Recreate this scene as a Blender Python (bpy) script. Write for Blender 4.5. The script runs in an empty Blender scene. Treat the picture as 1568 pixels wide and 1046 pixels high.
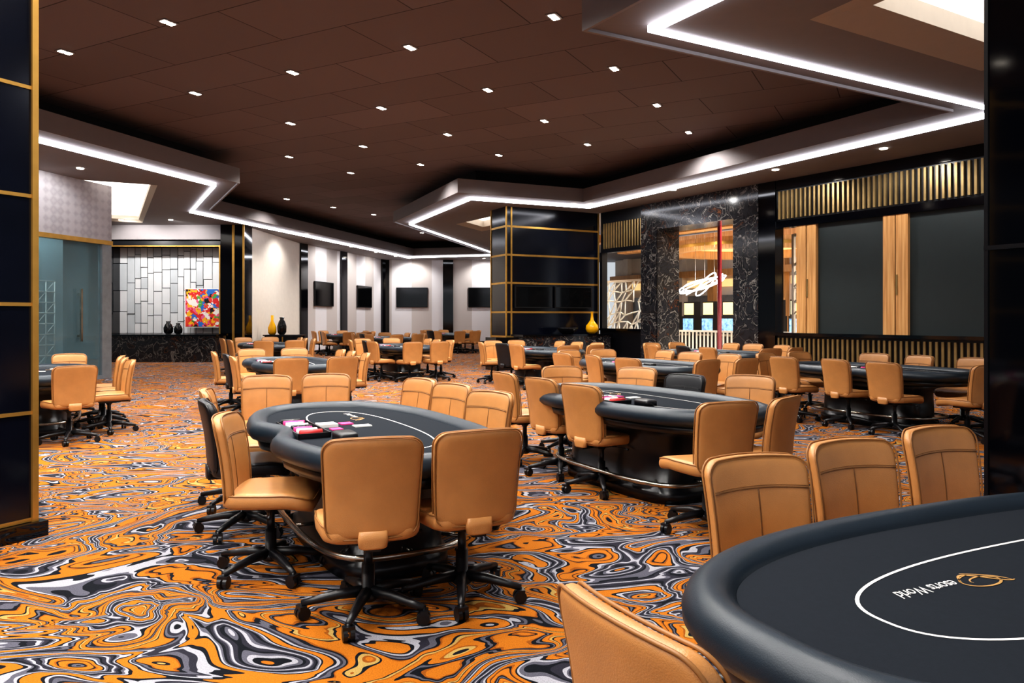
import bpy, bmesh, math, random
from mathutils import Vector, Matrix
from mathutils.geometry import tessellate_polygon
random.seed(7)
S=bpy.context.scene
COL=S.collection

# ---------------------------------------------------------------- materials
def lin(h):
    h=h.lstrip('#'); o=[]
    for i in (0,2,4):
        c=int(h[i:i+2],16)/255
        o.append(c/12.92 if c<=.04045 else ((c+.055)/1.055)**2.4)
    return (o[0],o[1],o[2],1)
def newmat(name):
    m=bpy.data.materials.new(name); m.use_nodes=True
    nt=m.node_tree; b=nt.nodes['Principled BSDF']
    return m,nt,b
def N(nt,t,**k):
    n=nt.nodes.new(t)
    for a,v in k.items(): setattr(n,a,v)
    return n
def ramp(nt,stops,interp='LINEAR'):
    r=N(nt,'ShaderNodeValToRGB'); r.color_ramp.interpolation=interp
    e=r.color_ramp.elements
    while len(e)>1: e.remove(e[-1])
    e[0].position=stops[0][0]; e[0].color=stops[0][1]
    for p,c in stops[1:]:
        x=e.new(p); x.color=c
    return r
def mat(name,col,rough=.5,metal=0,var=.12,scale=6,bump=0,bscale=200,emit=0,coat=0,spec=.5):
    m,nt,b=newmat(name); c=lin(col)
    tc=N(nt,'ShaderNodeTexCoord'); no=N(nt,'ShaderNodeTexNoise'); no.inputs['Scale'].default_value=scale
    no.inputs['Detail'].default_value=4
    nt.links.new(tc.outputs['Object'],no.inputs['Vector'])
    r=ramp(nt,[(.3,tuple(x*(1-var) for x in c[:3])+(1,)),(.7,tuple(min(1,x*(1+var)) for x in c[:3])+(1,))])
    nt.links.new(no.outputs['Fac'],r.inputs['Fac']); nt.links.new(r.outputs['Color'],b.inputs['Base Color'])
    b.inputs['Roughness'].default_value=rough; b.inputs['Metallic'].default_value=metal; b.inputs['Specular IOR Level'].default_value=spec
    if coat: b.inputs['Coat Weight'].default_value=coat; b.inputs['Coat Roughness'].default_value=.3
    if bump:
        n2=N(nt,'ShaderNodeTexNoise'); n2.inputs['Scale'].default_value=bscale
        nt.links.new(tc.outputs['Object'],n2.inputs['Vector'])
        bp=N(nt,'ShaderNodeBump'); bp.inputs['Strength'].default_value=bump; bp.inputs['Distance'].default_value=.01
        nt.links.new(n2.outputs['Fac'],bp.inputs['Height']); nt.links.new(bp.outputs['Normal'],b.inputs['Normal'])
    if emit:
        nt.links.new(r.outputs['Color'],b.inputs['Emission Color']); b.inputs['Emission Strength'].default_value=emit
    return m
M={}
M['leather']=mat('tan_leather','#B8814B',.40,var=.08,scale=9,bump=.15,bscale=260)
M['piping']=mat('leather_piping','#8F6132',.5)
M['stitch']=mat('leather_seam','#6A441F',.6)
M['blackleather']=mat('black_leather','#101217',.4,bump=.2)
M['plastic']=mat('black_plastic','#0B0C10',.38)
M['rail']=mat('rail_vinyl','#16222C',.38,var=.06,bump=.08,bscale=350,spec=.4)
M['felt']=mat('table_felt','#1F2329',.95,var=.05,scale=60,bump=.1,bscale=700,spec=.10)
M['gloss']=mat('gloss_black','#04050A',.07,var=.05)
M['satin']=mat('satin_black','#0A0B10',.3)
M['white']=mat('white_print','#E6E4DE',.6,var=.02)
M['gold']=mat('gold_print','#C99B5A',.4,.3)
M['pink']=mat('pink_card','#D8327E',.5)
M['red']=mat('red_card','#C32A2A',.5)
M['brass']=mat('brass','#C79A4E',.32,.75,var=.1)
M['brassdk']=mat('aged_brass','#9C8356',.38,.6)
M['steel']=mat('steel','#B9B4AA',.22,1)
M['navy']=mat('navy_panel','#070A15',.16,var=.15,scale=3)
M['soffit']=mat('soffit_paint','#807A7B',.75,var=.02)
M['fascia']=mat('fascia_paint','#736D6E',.75,var=.02)
M['gapshade']=mat('painted_gap_shade','#1C1615',.9)  # shadow of the gap above the fascia, put into the colour
M['led']=mat('led_strip','#F4F6FF',.5,var=0,emit=9)
M['lamp']=mat('lamp_lens','#FFF4E4',.5,var=0,emit=14)
M['coveglow']=mat('light_cove_panel','#FBF6EE',.6,var=.01,emit=1.8)
M['beige']=mat('beige_trim','#B5A798',.7,var=.02)
M['cream']=mat('cream_plaster','#D9CFC3',.7,var=.03)
M['stone']=mat('white_stone','#D3D4D6',.5,var=.06,scale=1.5)
M['stone2']=mat('pale_grey_stone','#BCC0C4',.5,var=.08,scale=1.5)
M['groove']=mat('dark_groove','#3E4245',.7)
M['concrete']=mat('concourse_tile','#CFC4B4',.25,var=.05)
M['panel']=mat('dark_teal_panel','#1C2627',.5,var=.06)
M['screen']=mat('screen_glass','#050608',.08,var=.05)
M['screenblue']=mat('lit_game_screen','#6E9BD8',.3,var=.6,scale=9,emit=1.0)
M['yellow']=mat('yellow_glaze','#EFAE0C',.15,var=.04)
M['blackglaze']=mat('black_glaze','#101012',.15)
M['polered']=mat('red_lacquer','#7A1420',.25)
M['warmglow']=mat('warm_cove_panel','#F3CF8E',.5,var=.05,emit=.8)
M['greyblue']=mat('grey_blue_wall','#9AACB2',.5,var=.1,scale=1)
M['frame']=mat('brushed_grey_metal','#8C9094',.35,.5)

def wood():
    m,nt,b=newmat('oak_veneer'); tc=N(nt,'ShaderNodeTexCoord'); mp=N(nt,'ShaderNodeMapping')
    mp.inputs['Scale'].default_value=(9,9,.35); no=N(nt,'ShaderNodeTexNoise'); no.inputs['Scale'].default_value=3; no.inputs['Detail'].default_value=6
    r=ramp(nt,[(.3,lin('#AC7A46')),(.5,lin('#C8935A')),(.7,lin('#D8A970'))])
    nt.links.new(tc.outputs['Object'],mp.inputs[0]); nt.links.new(mp.outputs[0],no.inputs['Vector']); nt.links.new(no.outputs['Fac'],r.inputs[0])
    nt.links.new(r.outputs[0],b.inputs['Base Color']); b.inputs['Roughness'].default_value=.4
    return m
M['wood']=wood()
def marble():
    m,nt,b=newmat('black_marble'); tc=N(nt,'ShaderNodeTexCoord')
    w=N(nt,'ShaderNodeTexNoise'); w.inputs['Scale'].default_value=2.2; w.inputs['Detail'].default_value=8; w.inputs['Distortion'].default_value=1.6
    nt.links.new(tc.outputs['Object'],w.inputs['Vector'])
    r1=ramp(nt,[(0,lin('#0C0D10')),(.40,lin('#26262A')),(.48,lin('#18191C')),(.4965,lin('#7E7A76')),(.5035,lin('#6A6663')),(.518,lin('#1B1B1E')),(.60,lin('#29272B')),(.625,lin('#151518')),(.638,lin('#6A4129')),(.652,lin('#151518')),(1,lin('#18191d'))])
    v=N(nt,'ShaderNodeTexVoronoi',feature='DISTANCE_TO_EDGE'); v.inputs['Scale'].default_value=3.0
    mx=N(nt,'ShaderNodeMixRGB'); mx.inputs[0].default_value=.3
    nt.links.new(tc.outputs['Object'],mx.inputs[1]); nt.links.new(w.outputs['Color'],mx.inputs[2]); nt.links.new(mx.outputs[0],v.inputs['Vector'])
    r2=ramp(nt,[(0,lin('#5d5650')),(.007,lin('#24201d')),(.02,(0,0,0,1))])
    ad=N(nt,'ShaderNodeMixRGB',blend_type='ADD'); ad.inputs[0].default_value=.8
    nt.links.new(w.outputs['Fac'],r1.inputs[0]); nt.links.new(v.outputs['Distance'],r2.inputs[0])
    nt.links.new(r1.outputs[0],ad.inputs[1]); nt.links.new(r2.outputs[0],ad.inputs[2]); nt.links.new(ad.outputs[0],b.inputs['Base Color'])
    b.inputs['Roughness'].default_value=.14
    return m
M['marble']=marble()
def carpet():
    m,nt,b=newmat('agate_swirl_carpet'); tc=N(nt,'ShaderNodeTexCoord')
    mp=N(nt,'ShaderNodeMapping'); mp.inputs['Rotation'].default_value=(0,0,math.radians(-18)); mp.inputs['Scale'].default_value=(.70,1.15,1)
    nt.links.new(tc.outputs['Object'],mp.inputs[0])
    def warp(src,scale,amt,det=0):
        w=N(nt,'ShaderNodeTexNoise'); w.inputs['Scale'].default_value=scale; w.inputs['Detail'].default_value=det
        nt.links.new(src,w.inputs['Vector'])
        sub=N(nt,'ShaderNodeVectorMath',operation='SUBTRACT'); sub.inputs[1].default_value=(.5,.5,.5)
        sc=N(nt,'ShaderNodeVectorMath',operation='SCALE'); sc.inputs['Scale'].default_value=amt
        ad=N(nt,'ShaderNodeVectorMath',operation='ADD')
        nt.links.new(w.outputs['Color'],sub.inputs[0]); nt.links.new(sub.outputs[0],sc.inputs[0]); nt.links.new(sc.outputs[0],ad.inputs[0]); nt.links.new(src,ad.inputs[1])
        return ad.outputs[0]
    v=warp(mp.outputs[0],1.3,1.6); v=warp(v,3.6,.38); v=warp(v,9,.06)
    n=N(nt,'ShaderNodeTexNoise'); n.inputs['Scale'].default_value=1.3; n.inputs['Detail'].default_value=0
    nt.links.new(v,n.inputs['Vector'])
    mu=N(nt,'ShaderNodeMath',operation='MULTIPLY'); mu.inputs[1].default_value=3.9
    fr=N(nt,'ShaderNodeMath',operation='FRACT'); nt.links.new(n.outputs['Fac'],mu.inputs[0]); nt.links.new(mu.outputs[0],fr.inputs[0])
    O=lin('#AE671C'); O2=lin('#8A4C16'); K=lin('#13151B'); G=lin('#55545E'); W=lin('#9C9BA2'); Y=lin('#A98C50'); D=lin('#2A2932')
    st=[(0,K),(.022,W),(.045,G),(.07,K),(.10,D),(.13,G),(.145,W),(.175,D),(.215,K),(.245,G),(.28,W),(.305,K),(.335,O),(.385,O2),(.40,K),(.415,O),(.475,O2),(.485,K),(.51,G),(.53,K),(.55,O),(.605,O2),(.62,Y),(.645,K),(.665,O),(.73,O2),(.74,K),(.765,G),(.80,D),(.835,W),(.87,K),(.90,O)]
    r=ramp(nt,st,'CONSTANT'); nt.links.new(fr.outputs[0],r.inputs[0])
    f=N(nt,'ShaderNodeTexNoise'); f.inputs['Scale'].default_value=160; nt.links.new(tc.outputs['Object'],f.inputs['Vector'])
    rr=ramp(nt,[(.3,(.66,.66,.66,1)),(.7,(1.0,1.0,1.0,1))]); nt.links.new(f.outputs['Fac'],rr.inputs[0])
    mm=N(nt,'ShaderNodeMixRGB',blend_type='MULTIPLY'); mm.inputs[0].default_value=1
    nt.links.new(r.outputs[0],mm.inputs[1]); nt.links.new(rr.outputs[0],mm.inputs[2]); nt.links.new(mm.outputs[0],b.inputs['Base Color'])
    bp=N(nt,'ShaderNodeBump'); bp.inputs['Strength'].default_value=.3; bp.inputs['Distance'].default_value=.01
    nt.links.new(f.outputs['Fac'],bp.inputs['Height']); nt.links.new(bp.outputs[0],b.inputs['Normal'])
    b.inputs['Roughness'].default_value=.95; b.inputs['Specular IOR Level'].default_value=.08
    return m
M['carpet']=carpet()
def tiles():
    m,nt,b=newmat('brown_ceiling_tile'); tc=N(nt,'ShaderNodeTexCoord'); mp=N(nt,'ShaderNodeMapping'); mp.inputs['Rotation'].default_value=(0,0,math.radians(28))
    br=N(nt,'ShaderNodeTexBrick'); br.offset=.5; br.inputs['Scale'].default_value=1
    br.inputs['Brick Width'].default_value=2.26; br.inputs['Row Height'].default_value=1.13; br.inputs['Mortar Size'].default_value=.009
    br.inputs['Color1'].default_value=lin('#73686A'); br.inputs['Color2'].default_value=lin('#665C5D'); br.inputs['Mortar'].default_value=lin('#2C2627')
    nt.links.new(tc.outputs['Object'],mp.inputs[0]); nt.links.new(mp.outputs[0],br.inputs['Vector']); nt.links.new(br.outputs['Color'],b.inputs['Base Color'])
    b.inputs['Roughness'].default_value=.8
    return m
M['tiles']=tiles()
def stripes(name,a,c,w,axis=(1,0)):
    m,nt,b=newmat(name); tc=N(nt,'ShaderNodeTexCoord'); sp=N(nt,'ShaderNodeSeparateXYZ'); nt.links.new(tc.outputs['Object'],sp.inputs[0])
    x=N(nt,'ShaderNodeMath',operation='MULTIPLY'); x.inputs[1].default_value=axis[0]/w
    y=N(nt,'ShaderNodeMath',operation='MULTIPLY_ADD'); y.inputs[1].default_value=axis[1]/w
    nt.links.new(sp.outputs[0],x.inputs[0]); nt.links.new(sp.outputs[1],y.inputs[0]); nt.links.new(x.outputs[0],y.inputs[2])
    f=N(nt,'ShaderNodeMath',operation='FRACT'); nt.links.new(y.outputs[0],f.inputs[0])
    r=ramp(nt,[(0,lin(a)),(.5,lin(c))],'CONSTANT'); nt.links.new(f.outputs[0],r.inputs[0]); nt.links.new(r.outputs[0],b.inputs['Base Color'])
    b.inputs['Roughness'].default_value=.6
    return m
M['stripe']=stripes('striped_wallpaper','#DCD9DB','#C4BCB8',2.2,(1,0))
M['stripe2']=stripes('striped_wallpaper_side','#DCD9DB','#C4BCB8',2.2,(.21,.98))
def wallpaper():
    m,nt,b=newmat('diamond_wallpaper'); tc=N(nt,'ShaderNodeTexCoord')
    v=N(nt,'ShaderNodeTexVoronoi',distance='MANHATTAN'); v.inputs['Scale'].default_value=5; v.inputs['Randomness'].default_value=0
    nt.links.new(tc.outputs['Object'],v.inputs['Vector'])
    r=ramp(nt,[(0,lin('#A6A3A8')),(.5,lin('#9A979C')),(.9,lin('#ABA8AD'))]); nt.links.new(v.outputs['Distance'],r.inputs[0]); nt.links.new(r.outputs[0],b.inputs['Base Color'])
    b.inputs['Roughness'].default_value=.6; return m
M['wallpaper']=wallpaper()
def painting():
    m,nt,b=newmat('abstract_painting_canvas'); tc=N(nt,'ShaderNodeTexCoord')
    v=N(nt,'ShaderNodeTexVoronoi'); v.inputs['Scale'].default_value=10
    w=N(nt,'ShaderNodeTexNoise'); w.inputs['Scale'].default_value=7; mx=N(nt,'ShaderNodeMixRGB'); mx.inputs[0].default_value=.3
    nt.links.new(tc.outputs['Object'],w.inputs['Vector']); nt.links.new(tc.outputs['Object'],mx.inputs[1]); nt.links.new(w.outputs['Color'],mx.inputs[2]); nt.links.new(mx.outputs[0],v.inputs['Vector'])
    sp=N(nt,'ShaderNodeSeparateXYZ'); nt.links.new(v.outputs['Color'],sp.inputs[0])
    r=ramp(nt,[(0,lin('#D8262A')),(.25,lin('#F2B21B')),(.36,lin('#EDE8E2')),(.56,lin('#2A6FC4')),(.64,lin('#E3472B')),(.75,lin('#111111')),(.82,lin('#4CA34A')),(.88,lin('#E7618F'))],'CONSTANT')
    nt.links.new(sp.outputs[0],r.inputs[0]); nt.links.new(r.outputs[0],b.inputs['Base Color']); return m
M['painting']=painting()
def glass():
    m=bpy.data.materials.new('frosted_teal_glass'); m.use_nodes=True; nt=m.node_tree; b=nt.nodes['Principled BSDF']
    b.inputs['Base Color'].default_value=lin('#7F979E'); b.inputs['Roughness'].default_value=.04; b.inputs['IOR'].default_value=2.1
    out=nt.nodes['Material Output']; t=N(nt,'ShaderNodeBsdfTransparent'); t.inputs[0].default_value=lin('#C6D6DA')
    tc=N(nt,'ShaderNodeTexCoord'); no=N(nt,'ShaderNodeTexNoise'); no.inputs['Scale'].default_value=.6
    nt.links.new(tc.outputs['Object'],no.inputs['Vector']); rp=ramp(nt,[(.3,(.16,.16,.16,1)),(.7,(.34,.34,.34,1))]); nt.links.new(no.outputs['Fac'],rp.inputs[0])
    mx=N(nt,'ShaderNodeMixShader'); nt.links.new(rp.outputs[0],mx.inputs[0]); nt.links.new(t.outputs[0],mx.inputs[1]); nt.links.new(b.outputs[0],mx.inputs[2]); nt.links.new(mx.outputs[0],out.inputs[0])
    return m
M['glass']=glass()

# ---------------------------------------------------------------- mesh builder
class MB:
    def __init__(s): s.v=[]; s.f=[]; s.mi=[]; s.mats=[]; s.sm=[]
    def m(s,k):
        mm=M[k]
        if mm not in s.mats: s.mats.append(mm)
        return s.mats.index(mm)
    def add(s,vs,fs,k,smooth=False):
        o=len(s.v); s.v+= [tuple(v) for v in vs]; i=s.m(k)
        for f in fs: s.f.append([o+a for a in f]); s.mi.append(i); s.sm.append(smooth)
    def box(s,x0,x1,y0,y1,z0,z1,k,fr=None):
        vs=[(x,y,z) for z in (z0,z1) for x,y in ((x0,y0),(x1,y0),(x1,y1),(x0,y1))]
        if fr: vs=[fr(*v) for v in vs]
        s.add(vs,[(3,2,1,0),(4,5,6,7),(0,1,5,4),(1,2,6,5),(2,3,7,6),(3,0,4,7)],k)
    def tube(s,pts,r,k,closed=False,seg=8,caps=True):
        n=len(pts); P=[Vector(p) for p in pts]; vs=[]; fs=[]
        rr=r if isinstance(r,(list,tuple)) else [r]*n
        for i in range(n):
            a=P[i-1] if (i>0 or closed) else P[i]; b=P[(i+1)%n] if (i<n-1 or closed) else P[i]
            t=(b-a).normalized(); up=Vector((0,0,1)) if abs(t.z)<.95 else Vector((0,1,0))
            x=t.cross(up).normalized(); y=x.cross(t)
            for j in range(seg):
                an=2*math.pi*j/seg; vs.append(P[i]+(x*math.cos(an)+y*math.sin(an))*rr[i])
        m=n if closed else n-1
        for i in range(m):
            for j in range(seg):
                a=i*seg+j; b=i*seg+(j+1)%seg; c=((i+1)%n)*seg+(j+1)%seg; d=((i+1)%n)*seg+j
                fs.append((a,b,c,d))
        if not closed and caps:
            fs.append(tuple(range(seg))); fs.append(tuple((n-1)*seg+j for j in reversed(range(seg))))
        s.add(vs,fs,k,True)
    def lathe(s,prof,c,k,seg=24,axis='z'):
        vs=[];fs=[]
        for r,z in prof:
            for j in range(seg):
                a=2*math.pi*j/seg
                p=(r*math.cos(a),r*math.sin(a),z)
                if axis=='x': p=(z,p[0],p[1])
                vs.append((c[0]+p[0],c[1]+p[1],c[2]+p[2]))
        for i in range(len(prof)-1):
            for j in range(seg):
                fs.append((i*seg+j,i*seg+(j+1)%seg,(i+1)*seg+(j+1)%seg,(i+1)*seg+j))
        fs.append(tuple(reversed(range(seg)))); fs.append(tuple((len(prof)-1)*seg+j for j in range(seg)))
        s.add(vs,fs,k,True)
    def rings(s,rings,k,smooth=True,cap=True,closedprof=False):
        n=len(rings[0]); vs=[p for r in rings for p in r]; fs=[]
        m=len(rings) if closedprof else len(rings)-1
        for i in range(m):
            for j in range(n):
                fs.append((i*n+j,i*n+(j+1)%n,((i+1)%len(rings))*n+(j+1)%n,((i+1)%len(rings))*n+j))
        if cap and not closedprof:
            fs.append(tuple(reversed(range(n)))); fs.append(tuple((len(rings)-1)*n+j for j in range(n)))
        s.add(vs,fs,k,smooth)
    def mesh(s,name):
        me=bpy.data.meshes.new(name); me.from_pydata(s.v,[],s.f)
        for m in s.mats: me.materials.append(m)
        me.polygons.foreach_set('material_index',s.mi); me.polygons.foreach_set('use_smooth',s.sm)
        bm=bmesh.new(); bm.from_mesh(me); bmesh.ops.recalc_face_normals(bm,faces=bm.faces)
        bm.to_mesh(me); bm.free(); me.update()
        return me
    def obj(s,name,loc=(0,0,0),rz=0):
        return place(s.mesh(name),name,loc,rz)
def place(me,name,loc=(0,0,0),rz=0):
    o=bpy.data.objects.new(name,me); o.location=loc; o.rotation_euler[2]=rz; COL.objects.link(o); return o
def frame(ox,oy,dx,dy):
    L=math.hypot(dx,dy); dx/=L; dy/=L
    return lambda s,n,z:(ox+dx*s-dy*n, oy+dy*s+dx*n, z)   # n = left of direction
def sup(hx,hy,n,N_=64):
    o=[]
    for i in range(N_):
        a=2*math.pi*i/N_; c,s_=math.cos(a),math.sin(a)
        o.append((hx*math.copysign(abs(c)**(2/n),c),hy*math.copysign(abs(s_)**(2/n),s_)))
    return o
def rrect(hx,hy,r,seg=8,side=8):
    o=[]
    cs=[(hx-r,hy-r,0),(-hx+r,hy-r,90),(-hx+r,-hy+r,180),(hx-r,-hy+r,270)]
    for ci,(cx,cy,a0) in enumerate(cs):
        for i in range(seg+1):
            a=math.radians(a0+90*i/seg); o.append((cx+r*math.cos(a),cy+r*math.sin(a)))
        nx,ny,na=cs[(ci+1)%4]; p=o[-1]; a=math.radians(na); q=(nx+r*math.cos(a),ny+r*math.sin(a))
        for i in range(1,side): o.append((p[0]+(q[0]-p[0])*i/side,p[1]+(q[1]-p[1])*i/side))
    return o

# ---------------------------------------------------------------- swivel chair
def chair_mesh(name,lea,pip,stc):
    b=MB()
    def pillow(base,T,fn,k):
        R=[]; n=len(base)
        prof=[(.0,.5),(.3,.5),(.6,.5),(.8,.495),(.90,.47),(.955,.40),(.985,.27),(1,.1),(1,-.1),(.985,-.27),(.955,-.40),(.90,-.47),(.8,-.495),(.6,-.5),(.3,-.5),(0,-.5)]
        for s_,t in prof:
            s2=max(s_,.02); R.append([fn(x*s2,y*s2,t*T) for x,y in base])
        b.rings(R,k)
    def fb(a,c,t):
        x=a*(.955+.20*c); crown=-.22*a*a*(c+.235)/.47
        return (x, -.25+t+.75*x*x-.14*c-.25*c*c+.02, .668+c+crown)
    base=rrect(.232,.236,.062)
    pillow(base,.062,fb,lea)
    b.tube([fb(x*1.0,y*1.0,-.022) for x,y in base],.0045,pip,True,6)
    b.tube([fb(x*.99,y*.99,.026) for x,y in base],.0045,pip,True,6)
    b.tube([fb(-.215+.43*i/14,.115,.0315) for i in range(15)],.0026,stc,seg=5)
    b.tube([fb(-.215+.43*i/14,.124,.0315) for i in range(15)],.0016,pip,seg=5)
    b.tube([fb(0,.115-.31*i/12,.0315) for i in range(13)],.0026,stc,seg=5)
    def fs(a,c,t):
        z=.448+t-.035*max(0,(c-.08)/.16)**2+.25*a*a*.4
        return (a*(1-.12*max(0,-c/.24)),c+.02,z)
    base=rrect(.25,.245,.085)
    pillow(base,.09,fs,lea)
    b.tube([fs(x*.985,y*.985,.032) for x,y in base],.004,pip,True,6)
    b.rings([[( x,-.232+y, z) for x,y in sup(w,.02,4,16)] for z,w in ((.388,.05),(.395,.065),(.43,.07),(.47,.065))],lea)
    b.box(-.035,.035,-.24,-.06,.375,.395,'plastic')
    b.box(-.09,.09,-.12,.12,.375,.405,'plastic')
    b.tube([(.08,.02,.385),(.23,.04,.38),(.27,.04,.375)],[.006,.006,.010],'plastic')
    b.lathe([(.05,.38),(.038,.36),(.022,.34),(.022,.25),(.032,.25),(.032,.12),(.048,.12),(.055,.085),(.038,.07)],(0,0,0),'plastic',16)
    for i in range(5):
        a=2*math.pi*i/5+math.pi/2+.25; c,s_=math.cos(a),math.sin(a)
        b.tube([(c*.03,s_*.03,.115),(c*.14,s_*.14,.11),(c*.24,s_*.24,.092),(c*.315,s_*.315,.078)],[.030,.026,.021,.016],'plastic',seg=8)
        cx,cy=c*.31,s_*.31
        b.tube([(cx,cy,.08),(cx,cy,.045)],.011,'plastic',seg=8)
        fx=frame(cx,cy,-s_*.5+c,c*.5+s_)
        for sgn in (-1,1):
            vs=[];fsx=[];seg=14
            for h in (.006*sgn,.026*sgn):
                for j in range(seg):
                    t=2*math.pi*j/seg; vs.append(fx(.032*math.cos(t),h,.033+.032*math.sin(t)))
            for j in range(seg): fsx.append((j,(j+1)%seg,seg+(j+1)%seg,seg+j))
            fsx+= [tuple(range(seg)),tuple(range(seg,2*seg))]
            b.add(vs,fsx,'plastic',False)
        b.box(-.012,.022,-.028,.028,.048,.07,'plastic',fx)
    return b.mesh(name)
CH=chair_mesh('swivel_chair','leather','piping','stitch')
CB=chair_mesh('dealer_chair','blackleather','plastic','plastic')
def chair(bx,by,fx,fy,black=False,j=.0):
    L=math.hypot(fx,fy); fx/=L; fy/=L
    a=math.atan2(-fx,fy)+random.uniform(-j,j)
    place(CB if black else CH,'dealer_chair' if black else 'swivel_chair',(bx+.26*fx,by+.26*fy,0),a)

# felt lettering, printed to be read from the far side of the table
def text_geo(body,size,shear):
    cu=bpy.data.curves.new('felt_lettering','FONT'); cu.body=body; cu.size=size; cu.shear=shear; cu.space_character=.92
    o=bpy.data.objects.new('felt_lettering',cu); COL.objects.link(o)
    bpy.context.view_layer.update()
    me=o.evaluated_get(bpy.context.evaluated_depsgraph_get()).to_mesh()
    vs=[tuple(v.co) for v in me.vertices]; fs=[tuple(p.vertices) for p in me.polygons]
    bpy.data.objects.remove(o); bpy.data.curves.remove(cu)
    return vs,fs

# ---------------------------------------------------------------- poker table
def table_mesh():
    b=MB(); NP=160
    base=[]
    for x,y in sup(.66,1.31,2.6,NP):
        if x<0 and abs(y)<.36: x+=.10*(math.cos(math.pi*y/.36)+1)/2
        base.append(Vector((x,y)))
    def inset(d):
        o=[]
        for i in range(NP):
            t=(base[(i+1)%NP]-base[i-1]).normalized(); nrm=Vector((-t.y,t.x))
            o.append(base[i]+nrm*d)
        return o
    def ring(d,z): return [(p.x,p.y,z) for p in inset(d)]
    b.rings([ring(*q) for q in ((.06,.655),(.02,.67),(.002,.695),(0,.722),(.012,.752),(.035,.774),(.065,.783),(.095,.776),(.12,.760),(.135,.744),(.137,.735))],'rail',cap=False)
    f=ring(.136,.742); b.add(f,[tuple(range(NP))],'felt')
    b.rings([ring(.06,.656),ring(.075,.60),ring(.10,.595)],'satin',cap=True)
    ln=sup(.27,.90,2.5,96); vs=[(x,y,.7432) for x,y in ln]+[(x-math.copysign(.010*min(1,abs(x)/.27),x),y-math.copysign(.010*min(1,abs(y)/.9),y),.7432) for x,y in ln]; fs=[]
    for i in range(96):
        if ln[i][0]<0 and abs(ln[i][1])<.36: continue
        fs.append((i,(i+1)%96,96+(i+1)%96,96+i))
    b.add(vs,fs,'white')
    b.rings([[(x*k,y*k2,z) for x,y in sup(.33,.72,4,48)] for z,k,k2 in ((0,1.08,1.05),(.09,1.08,1.05),(.10,1,1),(.5,.95,.98),(.598,1.2,1.1))],'satin')
    ft=sup(.45,.86,3.5,64); b.tube([(x,y,.17) for x,y in ft],.019,'steel',True,10)
    for i in range(0,64,8):
        x,y=ft[i]; b.tube([(x,y,.17),(x*.72,y*.8,.17)],.012,'steel',seg=6)
    b.box(-.49,-.30,-.30,.30,.7425,.752,'satin'); 
    for kx in (-.49,-.305): b.box(kx,kx+.008,-.30,.30,.75,.775,'plastic')
    for ky in (-.30,.292): b.box(-.49,-.297,ky,ky+.008,.75,.775,'plastic')
    cols=['red','white','pink','navy','white','white','pink','satin']
    for i in range(8):
        y=-.255+i*.072
        b.lathe([(.02,-.08),(.02,.05-.012*(i%3))],(-.39,y,.772),cols[i],14,'x')
    b.rings([[(-.25+x,-.42+y,z) for x,y in sup(.06*k,.09*k,5,20)] for z,k in ((.7425,1),(.78,1),(.79,.85))],'plastic')
    b.box(-.26,-.14,.10,.22,.7425,.762,'white'); b.box(-.10,-.02,.16,.25,.7425,.75,'pink'); b.box(-.05,.06,.02,.10,.7425,.749,'white'); b.box(-.22,-.15,-.05,.03,.7425,.75,'pink')
    def stroke(fn,n,w,k):
        P=[Vector(fn(i/(n-1))) for i in range(n)]; vs=[]; fs=[]
        for i,p in enumerate(P):
            t=(P[min(i+1,n-1)]-P[max(i-1,0)]).normalized(); q=Vector((-t.y,t.x))*w*(.35+.65*math.sin(math.pi*(i+.5)/n))
            vs+=[(p.x+q.x,p.y+q.y,.7436),(p.x-q.x,p.y-q.y,.7436)]
        for i in range(n-1): fs.append((2*i,2*i+1,2*i+3,2*i+2))
        b.add(vs,fs,k)
    cx,cy=.09,.46
    stroke(lambda t:(cx-.01+.045*math.cos(8*t)*(1-t*.6),cy-.04+.08*math.sin(8*t)*(1-t*.5)),40,.0036,'gold')
    stroke(lambda t:(cx+.04*math.sin(5*t),cy+.03-.16*t),26,.0042,'gold')
    stroke(lambda t:(cx-.04+.09*t,cy-.12+.09*t*t),20,.0036,'gold')
    try:
        vs,fs=text_geo('esorts World',.062,.35)
        b.add([(cx+.028-y,cy+.035+x*.72,.7437) for x,y,z in vs],fs,'white')
    except Exception as e: print('text',e)
    return b.mesh('poker_table')
TM=table_mesh()
AX=math.radians(29)
def table(x,y,rz): place(TM,'poker_table',(x,y,0),rz)
def tpt(cx,cy,rz,lx,ly): return (cx+math.cos(rz)*lx-math.sin(rz)*ly, cy+math.sin(rz)*lx+math.cos(rz)*ly)
def table_set(cx,cy,rz=AX,skip=()):
    table(cx,cy,rz)
    L=[(1.0,-.68,-1,0),(1.0,0,-1,0),(1.0,.68,-1,0),(-1.0,-.8,1,0.1),(-1.0,.8,1,-.1),(-.95,0,1,0),(-.36,-1.66,.1,1),(.38,-1.64,-.15,1),(-.36,1.66,.1,-1),(.36,1.66,-.1,-1)]
    for i,(lx,ly,fx,fy) in enumerate(L):
        p=tpt(cx,cy,rz,lx+random.uniform(-.04,.06),ly+random.uniform(-.05,.05)); q=tpt(0,0,rz,fx,fy)
        chair(p[0],p[1],q[0],q[1],i==5 and 5 not in skip,.2)

# table 1
table(-.95,4.83,AX)
chair(-2.04,4.98,.9,.45,True); chair(-2.34,5.72,.9,.3); chair(-1.63,4.24,.97,.12)
chair(-.63,3.42,-.28,.96); chair(-.15,3.66,-.42,.9)
chair(-.80,6.73,-.75,-.66); chair(-.47,6.2,-.72,-.69); chair(-.14,5.56,-.7,-.71)
chair(-2.31,7.1,.15,-.98); chair(-1.80,7.3,.12,-.98)
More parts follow.
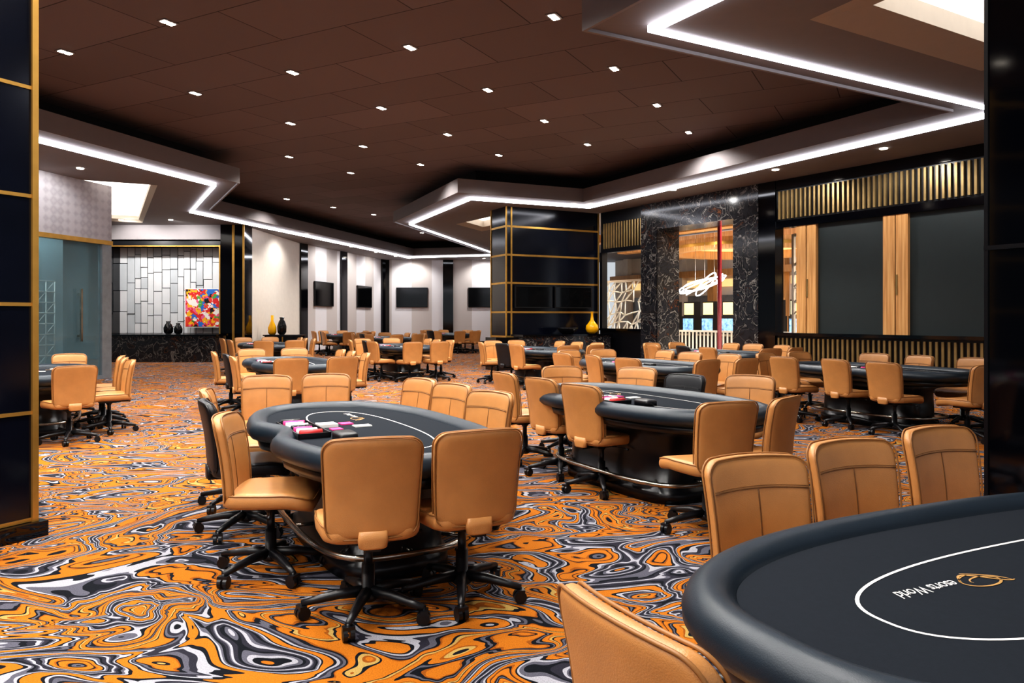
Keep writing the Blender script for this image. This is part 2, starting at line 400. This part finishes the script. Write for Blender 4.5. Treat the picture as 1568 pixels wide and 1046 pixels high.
# table 2
table(1.09,6.54,AX)
chair(.54,6.13,.8,.6); chair(.24,6.80,.8,.55); chair(-.10,7.5,.85,.45)
chair(1.42,4.88,-.35,.93); chair(1.92,5.2,-.75,.65)
chair(1.68,7.2,-.8,-.6,True); chair(1.38,8.2,-.6,-.8); chair(2.26,7.1,-.55,-.83); chair(.55,8.4,.2,-.97)
# table 3 (foreground)
R3=math.atan2(.91,-.416)
table(1.68,2.12,R3)
chair(.95,2.98,.30,-.95); chair(1.50,3.37,.34,-.94); chair(2.11,3.76,.38,-.92)
chair(.20,1.40,.88,.47)
for t in [(-3.45,11.7),(2.0,11.3),(5.0,10.3),(4.1,14.9),(.6,16.3),(-6.1,9.7),(-2.7,18.2),(-6.3,19.3),(-4.2,25.5),(-2.6,31.5),(-6.6,29.5)]:
    table_set(*t,skip=(5,) if t[0] in (5.0,2.0) else ())

# ---------------------------------------------------------------- room shell
def poly_obj(name,loops,z,key,flip=False):
    L=[[Vector((x,y,0)) for x,y in l] for l in loops]; tr=tessellate_polygon(L); vs=[(p.x,p.y,z) for l in L for p in l]
    b=MB(); b.add(vs,[tuple(t) for t in tr],key); return b.obj(name)
poly_obj('floor',[[(-17,-5),(15,-5),(15,43),(-17,43)]],0,'carpet')

OPEN=[(7.53,11.46),(2.2,21.43),(-1.11,19.9),(-3.43,25.3),(-.6,38),(-5.48,39.4),(-9.57,22.36),(-7.07,17.84),(-8.42,13.37),(-11.8,2.2),(-11.8,-4.4),(6.4,-4.4),(6.4,.18),(1.536,8.18)]
def area(p): return sum(p[i][0]*p[(i+1)%len(p)][1]-p[(i+1)%len(p)][0]*p[i][1] for i in range(len(p)))/2
def offset(p,d):
    sg=1 if area(p)>0 else -1; o=[]; n=len(p)
    for i in range(n):
        a,b_,c=Vector(p[i-1]),Vector(p[i]),Vector(p[(i+1)%n])
        t1=(b_-a).normalized(); t2=(c-b_).normalized(); n1=Vector((-t1.y,t1.x))*sg; n2=Vector((-t2.y,t2.x))*sg
        m=(n1+n2).normalized(); o.append(tuple(b_+m*(d/max(.3,m.dot(n1)))))
    return o
HOLES=[[(-8.45,17.9),(-12.3,25.0),(-15.8,23.3),(-12.0,16.2)],[(-.3,22.9),(-1.9,25.4),(-1.1,27.5),(.5,25)],[(3.15,7.95),(6.0,9.6),(8.4,6),(4.9,4.3)]]
poly_obj('ceiling_soffit',[[(-17,-5),(15,-5),(15,43),(-17,43)],OPEN]+HOLES,4.6,'soffit')
b=MB()
def strip(b,l1,z1,l2,z2,k): b.rings([[(x,y,z1) for x,y in l1],[(x,y,z2) for x,y in l2]],k,smooth=False,cap=False)
strip(b,offset(OPEN,0),4.6,offset(OPEN,0),4.64,'fascia')
strip(b,offset(OPEN,0),4.64,offset(OPEN,.5),4.68,'fascia')
strip(b,offset(OPEN,.5),4.68,offset(OPEN,.5),4.64,'soffit')
strip(b,offset(OPEN,.5),4.64,offset(OPEN,.54),4.64,'soffit')
strip(b,offset(OPEN,.54),4.64,offset(OPEN,.54),5.0,'fascia')
strip(b,offset(OPEN,.54),5.0,offset(OPEN,-.25),5.02,'fascia')
strip(b,offset(OPEN,-.25),5.02,offset(OPEN,-.25),5.41,'gapshade')
b.obj('ceiling_fascia')
b=MB(); i0=offset(OPEN,-.035); i1=offset(OPEN,.04)
b.rings([[(x,y,z) for x,y in l] for l,z in ((i0,4.56),(i1,4.56),(i1,4.635),(i0,4.635))],'led',smooth=False,closedprof=True)
b.obj('led_cove_light')
for i,h in enumerate(HOLES):
    b=MB(); inn=offset(h,(.12,.3,.45)[i]); zt=(4.8,4.9,4.9)[i]
    strip(b,h,4.6,inn,4.68,'beige'); strip(b,inn,4.68,inn,zt,'cream')
    b.add([(x,y,zt) for x,y in inn],[(0,1,2,3)],'coveglow'); b.obj('trim_light_recess_%d'%(i+1))
poly_obj('ceiling',[[(-14,-5),(10,-5),(10,42),(-14,42)]],5.4,'tiles')

def inside(x,y,p):
    c=False; n=len(p)
    for i in range(n):
        x1,y1=p[i]; x2,y2=p[i-1]
        if (y1>y)!=(y2>y) and x<(x2-x1)*(y-y1)/(y2-y1)+x1: c=not c
    return c
DL=[]
for jj in range(-5,4):
    for ii in range(-1,5):
        if jj>=0 and ii<0: continue
        if jj in(0,1) and ii>3: continue
        x=.55-2.04*ii+1.07*jj; y=9.85+1.12*ii+2.05*jj
        if inside(x,y,offset(OPEN,.9)): DL.append((x,y))
DL+=[(-7.5,25),(-6.4,26.9),(-5.3,28.8),(-4.3,31),(-4.2,35)]
DL=[p for p in DL if p[1]>-3]
b=MB()
for x,y in DL:
    fr=frame(x,y,.47,.88)
    b.box(-.11,.11,-.08,.08,5.387,5.399,'fascia',fr)
    b.box(-.088,-.012,-.045,.045,5.379,5.388,'lamp',fr); b.box(.012,.088,-.045,.045,5.379,5.388,'lamp',fr)
dl=b.obj('recessed_downlights')
def spot(x,y,z,e,size=150,parent=None,col=(1,.97,.93),blend=.6,tgt=None,rad=.08):
    l=bpy.data.lights.new('downlight_and_fill_spot','SPOT'); l.energy=e; l.spot_size=math.radians(size); l.spot_blend=blend; l.color=col; l.shadow_soft_size=rad  # shared by the ceiling downlights and the added fill spots
    o=bpy.data.objects.new('downlight_and_fill_spot',l); o.location=(x,y,z); COL.objects.link(o)
    if tgt: o.rotation_euler=(Vector(tgt)-Vector((x,y,z))).to_track_quat('-Z','Y').to_euler()
    if parent: o.parent=parent
for x,y in DL: spot(x,y,5.36,490,138,dl,rad=.10)

def column(fr,w,d,zs,plinth=.1,H=4.598,t=.012):
    b=MB(); b.box(0,w,0,d,plinth,H,'navy',fr); b.box(-.06,w+.06,-.06,d+.06,0,plinth,'gloss',fr)
    for z in zs: b.box(-.008,w+.008,-.008,d+.008,z-t,z+t,'brass',fr)
    for x in (0,w):
        for y in (0,d): b.box(x-.02,x+.02,y-.02,y+.02,plinth,H,'brass',fr)
    return b
f1=frame(-3.17,4.98,-.47,-.885)
b=column(lambda s,n,z:f1(s,-n,z),1.5,1.4,[.82+.715*i for i in range(6)]+[.115]); b.obj('brass_inlay_column')
f2=frame(-.166,21.3,.883,.469)
b=column(f2,3.15,.95,[1.6,2.43,3.23,4.04,.9],t=.028)
b.box(.14,.19,-.014,.0,.1,4.59,'brass',f2)
b.obj('brass_inlay_column')
b=MB(); f3=frame(3.19,5.05,.485,-.875); b.box(0,1.2,0,1.2,.1,4.598,'gloss',f3); b.box(-.03,1.23,-.03,1.23,0,.1,'gloss',f3)
b.box(-.01,.015,-.01,.015,.1,4.59,'satin',f3); b.box(-.012,1.21,-.012,1.21,1.9,1.93,'satin',f3); b.obj('gloss_black_column')

def tv(name,fr,s0,s1,z0,z1,n0=-.02):
    b=MB(); b.box(s0,s1,n0-.06,n0,z0,z1,'plastic',fr); b.box(s0+.03,s1-.03,n0-.064,n0-.058,z0+.03,z1-.03,'screen',fr)
    b.box((s0+s1)/2-.12,(s0+s1)/2+.12,n0,n0+.018,z0+.2,z1-.2,'plastic',fr); b.obj(name)
tv('television',f2,.24,1.48,1.72,2.36,-.03); tv('television',f2,1.56,2.86,1.72,2.36,-.03)

b=MB(); b.box(.1,3.0,-.85,-.25,0,.92,'marble',f2); b.box(.05,3.05,-.9,-.2,.92,.97,'gloss',f2); b.box(-.7,-.02,-.75,-.1,0,.9,'gloss',f2); b.obj('marble_counter')
def vase(name,x,y,z,prof,k): 
    b=MB(); b.lathe(prof,(0,0,0),k,28); b.obj(name,(x,y,z+.002))
VP=[(.08,0),(.15,.05),(.19,.14),(.17,.24),(.10,.33),(.05,.40),(.035,.52),(.035,.62),(.05,.64),(.03,.64)]
p=f2(2.55,-.55,0); vase('yellow_vase',p[0],p[1],.97,VP,'yellow')
p=f2(1.7,-.55,0)
b=MB(); b.lathe([(.14,0),(.22,.05),(.30,.16),(.31,.18),(.29,.17),(.2,.06)],(0,0,0),'blackglaze',28); b.obj('black_bowl',(p[0],p[1],.972))

wf0=frame(5.75,18.0,.545,-.839)
W=lambda s,n,z: wf0(s,n,z)
b=MB()
b.box(-5.6,-3.77,-.05,.15,0,1.06,'satin',W); b.box(-5.6,-3.77,-.1,.2,1.06,1.12,'gloss',W)
b.box(-5.6,-3.77,-.02,.15,3.38,4.598,'satin',W); b.box(-5.62,-5.5,-.05,.15,1.1,3.4,'satin',W)
for i in range(15): 
    s=-5.45+i*.115; b.box(s,s+.045,-.05,-.02,3.5,4.25,'brassdk',W)
b.box(.27,.74,-.1,.2,0,4.598,'gloss',W)
b.box(.74,11,-.05,.15,0,1.03,'satin',W); b.box(.74,11,-.14,.15,1.03,1.10,'gloss',W)
b.box(.74,11,-.08,.15,3.5,3.66,'gloss',W); b.box(.74,11,-.02,.15,3.66,4.38,'satin',W); b.box(.74,11,-.08,.15,4.38,4.598,'gloss',W)
b.box(1.75,11,.02,.15,1.10,3.5,'panel',W)
s=.80
while s<10.9:
    b.box(s,s+.045,-.07,-.02,3.70,4.34,'brassdk',W); b.box(s,s+.045,-.09,-.05,.16,.98,'brassdk',W); s+=.115
for s0,s1 in ((1.28,1.78),(3.31,3.82),(6.2,6.7),(9.0,9.5)):
    mid=(s0+s1)/2
    b.box(s0,mid-.012,-.06,.16,1.10,3.5,'wood',W); b.box(mid+.012,s1,-.06,.16,1.10,3.5,'wood',W); b.box(mid-.012,mid+.012,-.03,.1,1.1,3.5,'satin',W)
    b.box(mid+.015,mid+.05,-.075,-.06,1.9,2.3,'brassdk',W)
b.obj('wall_right')
b=MB()
b.box(-3.76,-3.12,-.1,.75,0,4.595,'marble',W); b.box(-.49,.26,-.1,.75,0,4.595,'marble',W)
b.box(-3.12,-.49,-.1,.75,3.86,4.595,'marble',W)
b.box(-3.12,-3.10,-.11,-.1,0,3.86,'gloss',W)
b.obj('marble_portal')
# ---- concourse beyond the openings
P=[W(-12,.16,0)[:2],W(11,.16,0)[:2],W(11,14,0)[:2],W(-12,14,0)[:2]]
poly_obj('concourse_floor',[P],.012,'concrete')
b=MB(); b.box(-20,11,13,13.2,0,4.598,'cream',W)
for i in range(16): 
    s=-19+i*2; b.box(s,s+.35,12.7,13,0,4.598,'wood' if i%2 else 'cream',W)
    b.box(s+.5,s+1.8,12.9,13,2.9,3.25,'warmglow',W); b.box(s+.5,s+1.8,12.95,13,.5,2.5,'frame',W)
b.box(-20,11,12.6,13,3.4,3.7,'wood',W); b.obj('wall_concourse')
b=MB()
for i in range(3): b.box(-12,6,3.2+3*i,3.7+3*i,4.2-.1*i,4.5,'wood',W); b.box(-12,6,4.2+3*i,4.35+3*i,4.45,4.55,'led',W)
b.obj('trim_concourse_beams')
b=MB()
def circ(r,z,s=-5.2,n=6.2): return [W(s+r*math.cos(t),n+r*math.sin(t),z) for t in [2*math.pi*i/48 for i in range(48)]]
b.rings([circ(2.6,4.0),circ(2.6,3.62),circ(2.3,3.62),circ(2.3,4.0)],'wood',cap=False); b.rings([circ(2.3,3.9),circ(.05,3.95)],'warmglow',cap=False)
b.rings([circ(2.62,3.85),circ(2.62,3.75)],'brass',cap=False); b.obj('ceiling_round_bulkhead')
b=MB()
for k in range(5):
    b.tube([W(-5.0+.62*math.cos(t)+.06*k,3.6+.4*math.sin(t+k),2.5+(.2+.04*k)*math.sin(t+k*.7)) for t in [2*math.pi*i/40 for i in range(40)]],.018,'led',True,6)
for k in range(3): b.tube([W(-5.2+.4*k,3.6,2.6),W(-5.2+.4*k,3.6,4.59)],.006,'steel')
b.obj('ribbon_chandelier')
b=MB(); p=W(-2.55,1.75,0); b.lathe([(.12,.014),(.12,.08),(.06,.12),(.06,4.5),(.10,4.59)],(p[0],p[1],0),'polered',20); b.obj('red_lacquer_pole')
b=MB()
b.box(-8,1,2.6,2.66,1.0,1.06,'white',W); b.box(-8,1,2.6,2.66,.08,.13,'white',W)
for i in range(60): b.box(-8+.15*i,-7.965+.15*i,2.61,2.65,.014,1.0,'white',W)
b.obj('white_balustrade')
def slot(name,s,n):
    b=MB(); b.box(s-.35,s+.35,n,n+.6,.014,.7,'satin',W); b.box(s-.33,s+.33,n+.1,n+.55,.7,1.5,'plastic',W); b.box(s-.28,s+.28,n+.085,n+.1,.85,1.4,'screenblue',W)
    b.box(s-.33,s+.33,n-.1,n+.1,.7,.78,'steel',W); b.box(s-.30,s+.30,n+.15,n+.5,1.5,2.1,'plastic',W); b.box(s-.26,s+.26,n+.135,n+.15,1.56,2.04,'warmglow',W); b.obj(name)
for i in range(8): slot('slot_machine',-12.5+1.05*i,8.6)
def lattice(name,s0,s1,z0,z1,n):
    b=MB(); random.seed(3); nodes={}
    nx=max(2,int((s1-s0)/.28)); nz=int((z1-z0)/.3)
    for i in range(nx+1):
        for j in range(nz+1):
            nodes[i,j]=W(s0+(s1-s0)*i/nx+(random.uniform(-.08,.08) if 0<i<nx else 0),n,z0+(z1-z0)*j/nz+(random.uniform(-.09,.09) if 0<j<nz else 0))
    for (i,j),p in nodes.items():
        for d in ((1,0),(0,1),(1,1)):
            q=nodes.get((i+d[0],j+d[1]))
            if q and random.random()<.8: b.tube([p,q],.022,'white',seg=6)
    b.box(s0-.03,s0+.03,n-.04,n+.04,0.014,z1+.05,'cream',W); b.box(s1-.03,s1+.03,n-.04,n+.04,0.014,z1+.05,'cream',W); b.box(s0,s1,n-.03,n+.03,z1,z1+.06,'cream',W); b.box(s0,s1,n-.03,n+.03,.014,.9,'cream',W)
    b.obj(name)
lattice('lattice_screen',-7.4,-4.6,.9,2.6,1.6); lattice('lattice_screen',.5,1.25,.9,3.4,.9)

b=MB(); b.box(2.2,2.4,23.5,41.3,0,4.598,'cream'); b.obj('wall_right_far')
b=MB(); b.box(-7,2.4,41.2,41.4,0,4.598,'stripe')
for x in (-7,-3.5,0): b.box(x-.28,x+.28,41.1,41.2,0,4.598,'gloss')
b.box(-7,2.4,41.16,41.2,0,.15,'satin'); b.obj('wall_back')
fr4=frame(0,41.2,1,0); tv('television',fr4,-6.34,-4.62,2.0,3.08); tv('television',fr4,-2.4,-.68,2.0,3.08)
fl=frame(-9,32,2,9.2)
b=MB(); b.box(0,9.4,0,.2,0,4.598,'stripe2',fl)
for s in (.15,4.15,9.2): b.box(s-.3,s+.3,-.1,0,0,4.598,'gloss',fl)
b.obj('wall_left_far'); tv('television',fl,1.15,3.0,1.95,3.05); tv('television',fl,5.7,7.5,1.95,3.05)
fc=frame(-9.2,25.9,.2,6.1); b=MB(); b.box(0,6.1,0,.2,0,4.598,'cream',fc); b.obj('wall_left_return')
b=MB(); b.box(-14.2,-9.2,26.3,26.5,0,4.598,'groove')
random.seed(11); x=-13.7
while x<-9.95:
    w=random.uniform(.2,.34); z=.9-random.uniform(0,.5)
    while z<3.9:
        h=random.uniform(.35,1.1); z1=min(3.9,z+h); d=random.choice((0,.01,.02,.03))
        b.box(x,min(x+w-.024,-9.92),26.3-.03-d,26.3,max(z,.9),z1-.024,random.choice(['stone','stone','stone2'])); z=z1
    x+=w
b.obj('stone_block_feature_wall')
b=MB(); b.box(-14.1,-13.7,25.6,26.3,0,4.1,'gloss'); b.box(-9.9,-9.1,25.5,26.3,0,4.598,'gloss'); b.box(-13.7,-9.9,25.6,26.3,3.9,4.05,'satin'); b.box(-14.1,-9.9,25.55,26.3,4.1,4.598,'soffit')
b.box(-9.5,-9.42,25.48,25.5,0,4.59,'brass'); b.box(-9.14,-9.08,25.46,25.5,0,4.59,'brass'); b.box(-13.7,-13.66,25.58,25.6,.9,3.9,'brass'); b.box(-9.94,-9.9,25.48,25.6,.9,3.9,'brass')
b.box(-13.7,-9.95,25.57,25.6,3.86,3.9,'brass'); b.obj('trim_niche_frame')
b=MB(); b.box(-13.3,-9.6,24.3,25.2,0,.84,'marble'); b.box(-13.35,-9.55,24.2,25.25,.84,.90,'gloss'); b.obj('marble_reception_counter')
b=MB(); b.box(-11.3,-9.97,25.93,25.99,1.1,2.45,'white'); b.box(-11.27,-10.0,25.92,25.935,1.13,2.42,'painting'); b.obj('abstract_painting')
JP=[(.08,0),(.14,.06),(.15,.2),(.10,.32),(.06,.36),(.08,.42),(.05,.42)]
vase('black_vase',-11.3,24.7,.90,JP,'blackglaze'); vase('black_vase',-11.0,24.75,.90,[(r*.9,z*.85) for r,z in JP],'blackglaze')
b=MB(); b.box(-8.9,-7.6,27.0,27.5,.06,.78,'gloss'); b.box(-8.85,-7.65,27.02,27.48,0,.06,'plastic'); b.box(-8.95,-7.55,26.96,27.54,.78,.82,'satin'); b.box(-8.27,-8.23,26.98,27,.1,.75,'brass'); b.obj('credenza_cabinet')
vase('yellow_bottle_vase',-8.7,27.25,.82,[(.10,0),(.15,.08),(.15,.25),(.09,.40),(.05,.5),(.05,.7),(.03,.7)],'yellow'); vase('black_vase',-8.35,27.25,.82,[(r*1.1,z*1.5) for r,z in JP],'blackglaze')

gl=frame(-11.2,11.2,1.57,6.9); L=7.05
b=MB(); b.box(0,L,0,.15,3.28,4.598,'wallpaper',gl); b.box(-.0,L+.02,-.02,.17,3.18,3.28,'brass',gl); b.obj('wall_left')
b=MB(); b.box(0,L,.05,.07,.08,3.18,'glass',gl); b.box(0,L,.0,.12,0,.08,'frame',gl)
for s in (0,3.4): b.box(s,s+.03,.03,.09,.08,3.18,'frame',gl)
b.box(L-.30,L,.0,.12,.08,3.18,'frame',gl)
b.box(6.05,6.10,-.06,-.02,.9,2.1,'steel',gl); b.box(6.05,6.10,-.03,.05,1.0,1.05,'steel',gl); b.box(6.05,6.10,-.03,.05,1.95,2.0,'steel',gl)
b.obj('window_1')
# pale panel added to brighten the glass; white grid stands in for reflections
b=MB(); b.box(.3,6.9,1.25,1.35,0,3.6,'greyblue',gl); b.obj('added_panel_behind_glass')
b=MB()
for i in range(24): b.tube([gl(.8+.25*i,1.15,.05),gl(.8+.25*i,1.15,2.3)],.016,'white',seg=6)
for i in range(10): b.tube([gl(.8,1.15,.05+.25*i),gl(6.55,1.15,.05+.25*i)],.016,'white',seg=6)
for i in range(23):
    for j in range(9):
        if (i+j)%2==0:
            b.tube([gl(.8+.25*i,1.15,.05+.25*j),gl(1.05+.25*i,1.15,.30+.25*j)],.010,'white',seg=5)
b.obj('reflection_grid')
b=MB(); b.box(-17,-16.8,-5,26.5,0,4.598,'greyblue'); b.box(-16.8,-14.1,26.3,26.5,0,4.598,'greyblue')
b.obj('wall_left_outer')

b=MB(); WW=[]  # made-up washers with lens discs, added to brighten the walls
for s in (-4.6,-1.4,1.6,4.0,6.4,8.8): WW.append((W(s,-1.2,0),W(s,0,2.2),150))
for x,y in ((-12.6,24.2),(-11,24.2)): WW.append(((x,y,0),(x,26.2,2.2),300))
for x in (-5.5,-1.5): WW.append(((x,40.1,0),(x,41.2,2.2),260))
for s in (1.8,4.6,7.2): WW.append((fl(s,-1.5,0),fl(s,0,2.2),230))
WW.append((fc(3,-1.2,0),fc(3,0,2),200))
for s in (1,3,5): WW.append((gl(s,-1.0,0),gl(s,0,3.2),110))
for s in (1,2.8,4.6,6.3): WW.append((gl(s,.45,0),gl(s,1.25,1.2),260))  # added behind the glass to light the pale panel
WW.append((f2(1.6,-1.0,0),f2(1.6,0,1.6),120))
for p,t,e in WW: b.lathe([(.07,4.585),(.07,4.599)],(p[0],p[1],0),'lamp',12)
ww=b.obj('added_wall_washers')
for p,t,e in WW: spot(p[0],p[1],4.56,e,130,ww,tgt=t,col=(1,.98,.96))
for s in (-10,-7,-4.5,-2,.5,3):  # spots without fixtures, added to light the concourse
    for n in (2.2,8):
        p=W(s,n,4.3); spot(p[0],p[1],4.2 if n<5 else 3.5,400,165,col=(1,.9,.75))

w=bpy.data.worlds.new('World'); S.world=w; w.use_nodes=True
bg=w.node_tree.nodes['Background']; bg.inputs[0].default_value=(.88,.94,1,1); bg.inputs[1].default_value=.6
cam=bpy.data.cameras.new('Camera'); co=bpy.data.objects.new('Camera',cam); COL.objects.link(co)
co.location=(0,0,1.45); co.rotation_euler=(math.radians(90),0,0)
cam.sensor_width=36; cam.lens=36*1150/1568; cam.shift_y=-(523-486)/1568
S.camera=co
S.view_settings.view_transform='Standard'
try: S.view_settings.look='Medium High Contrast'
except Exception: pass
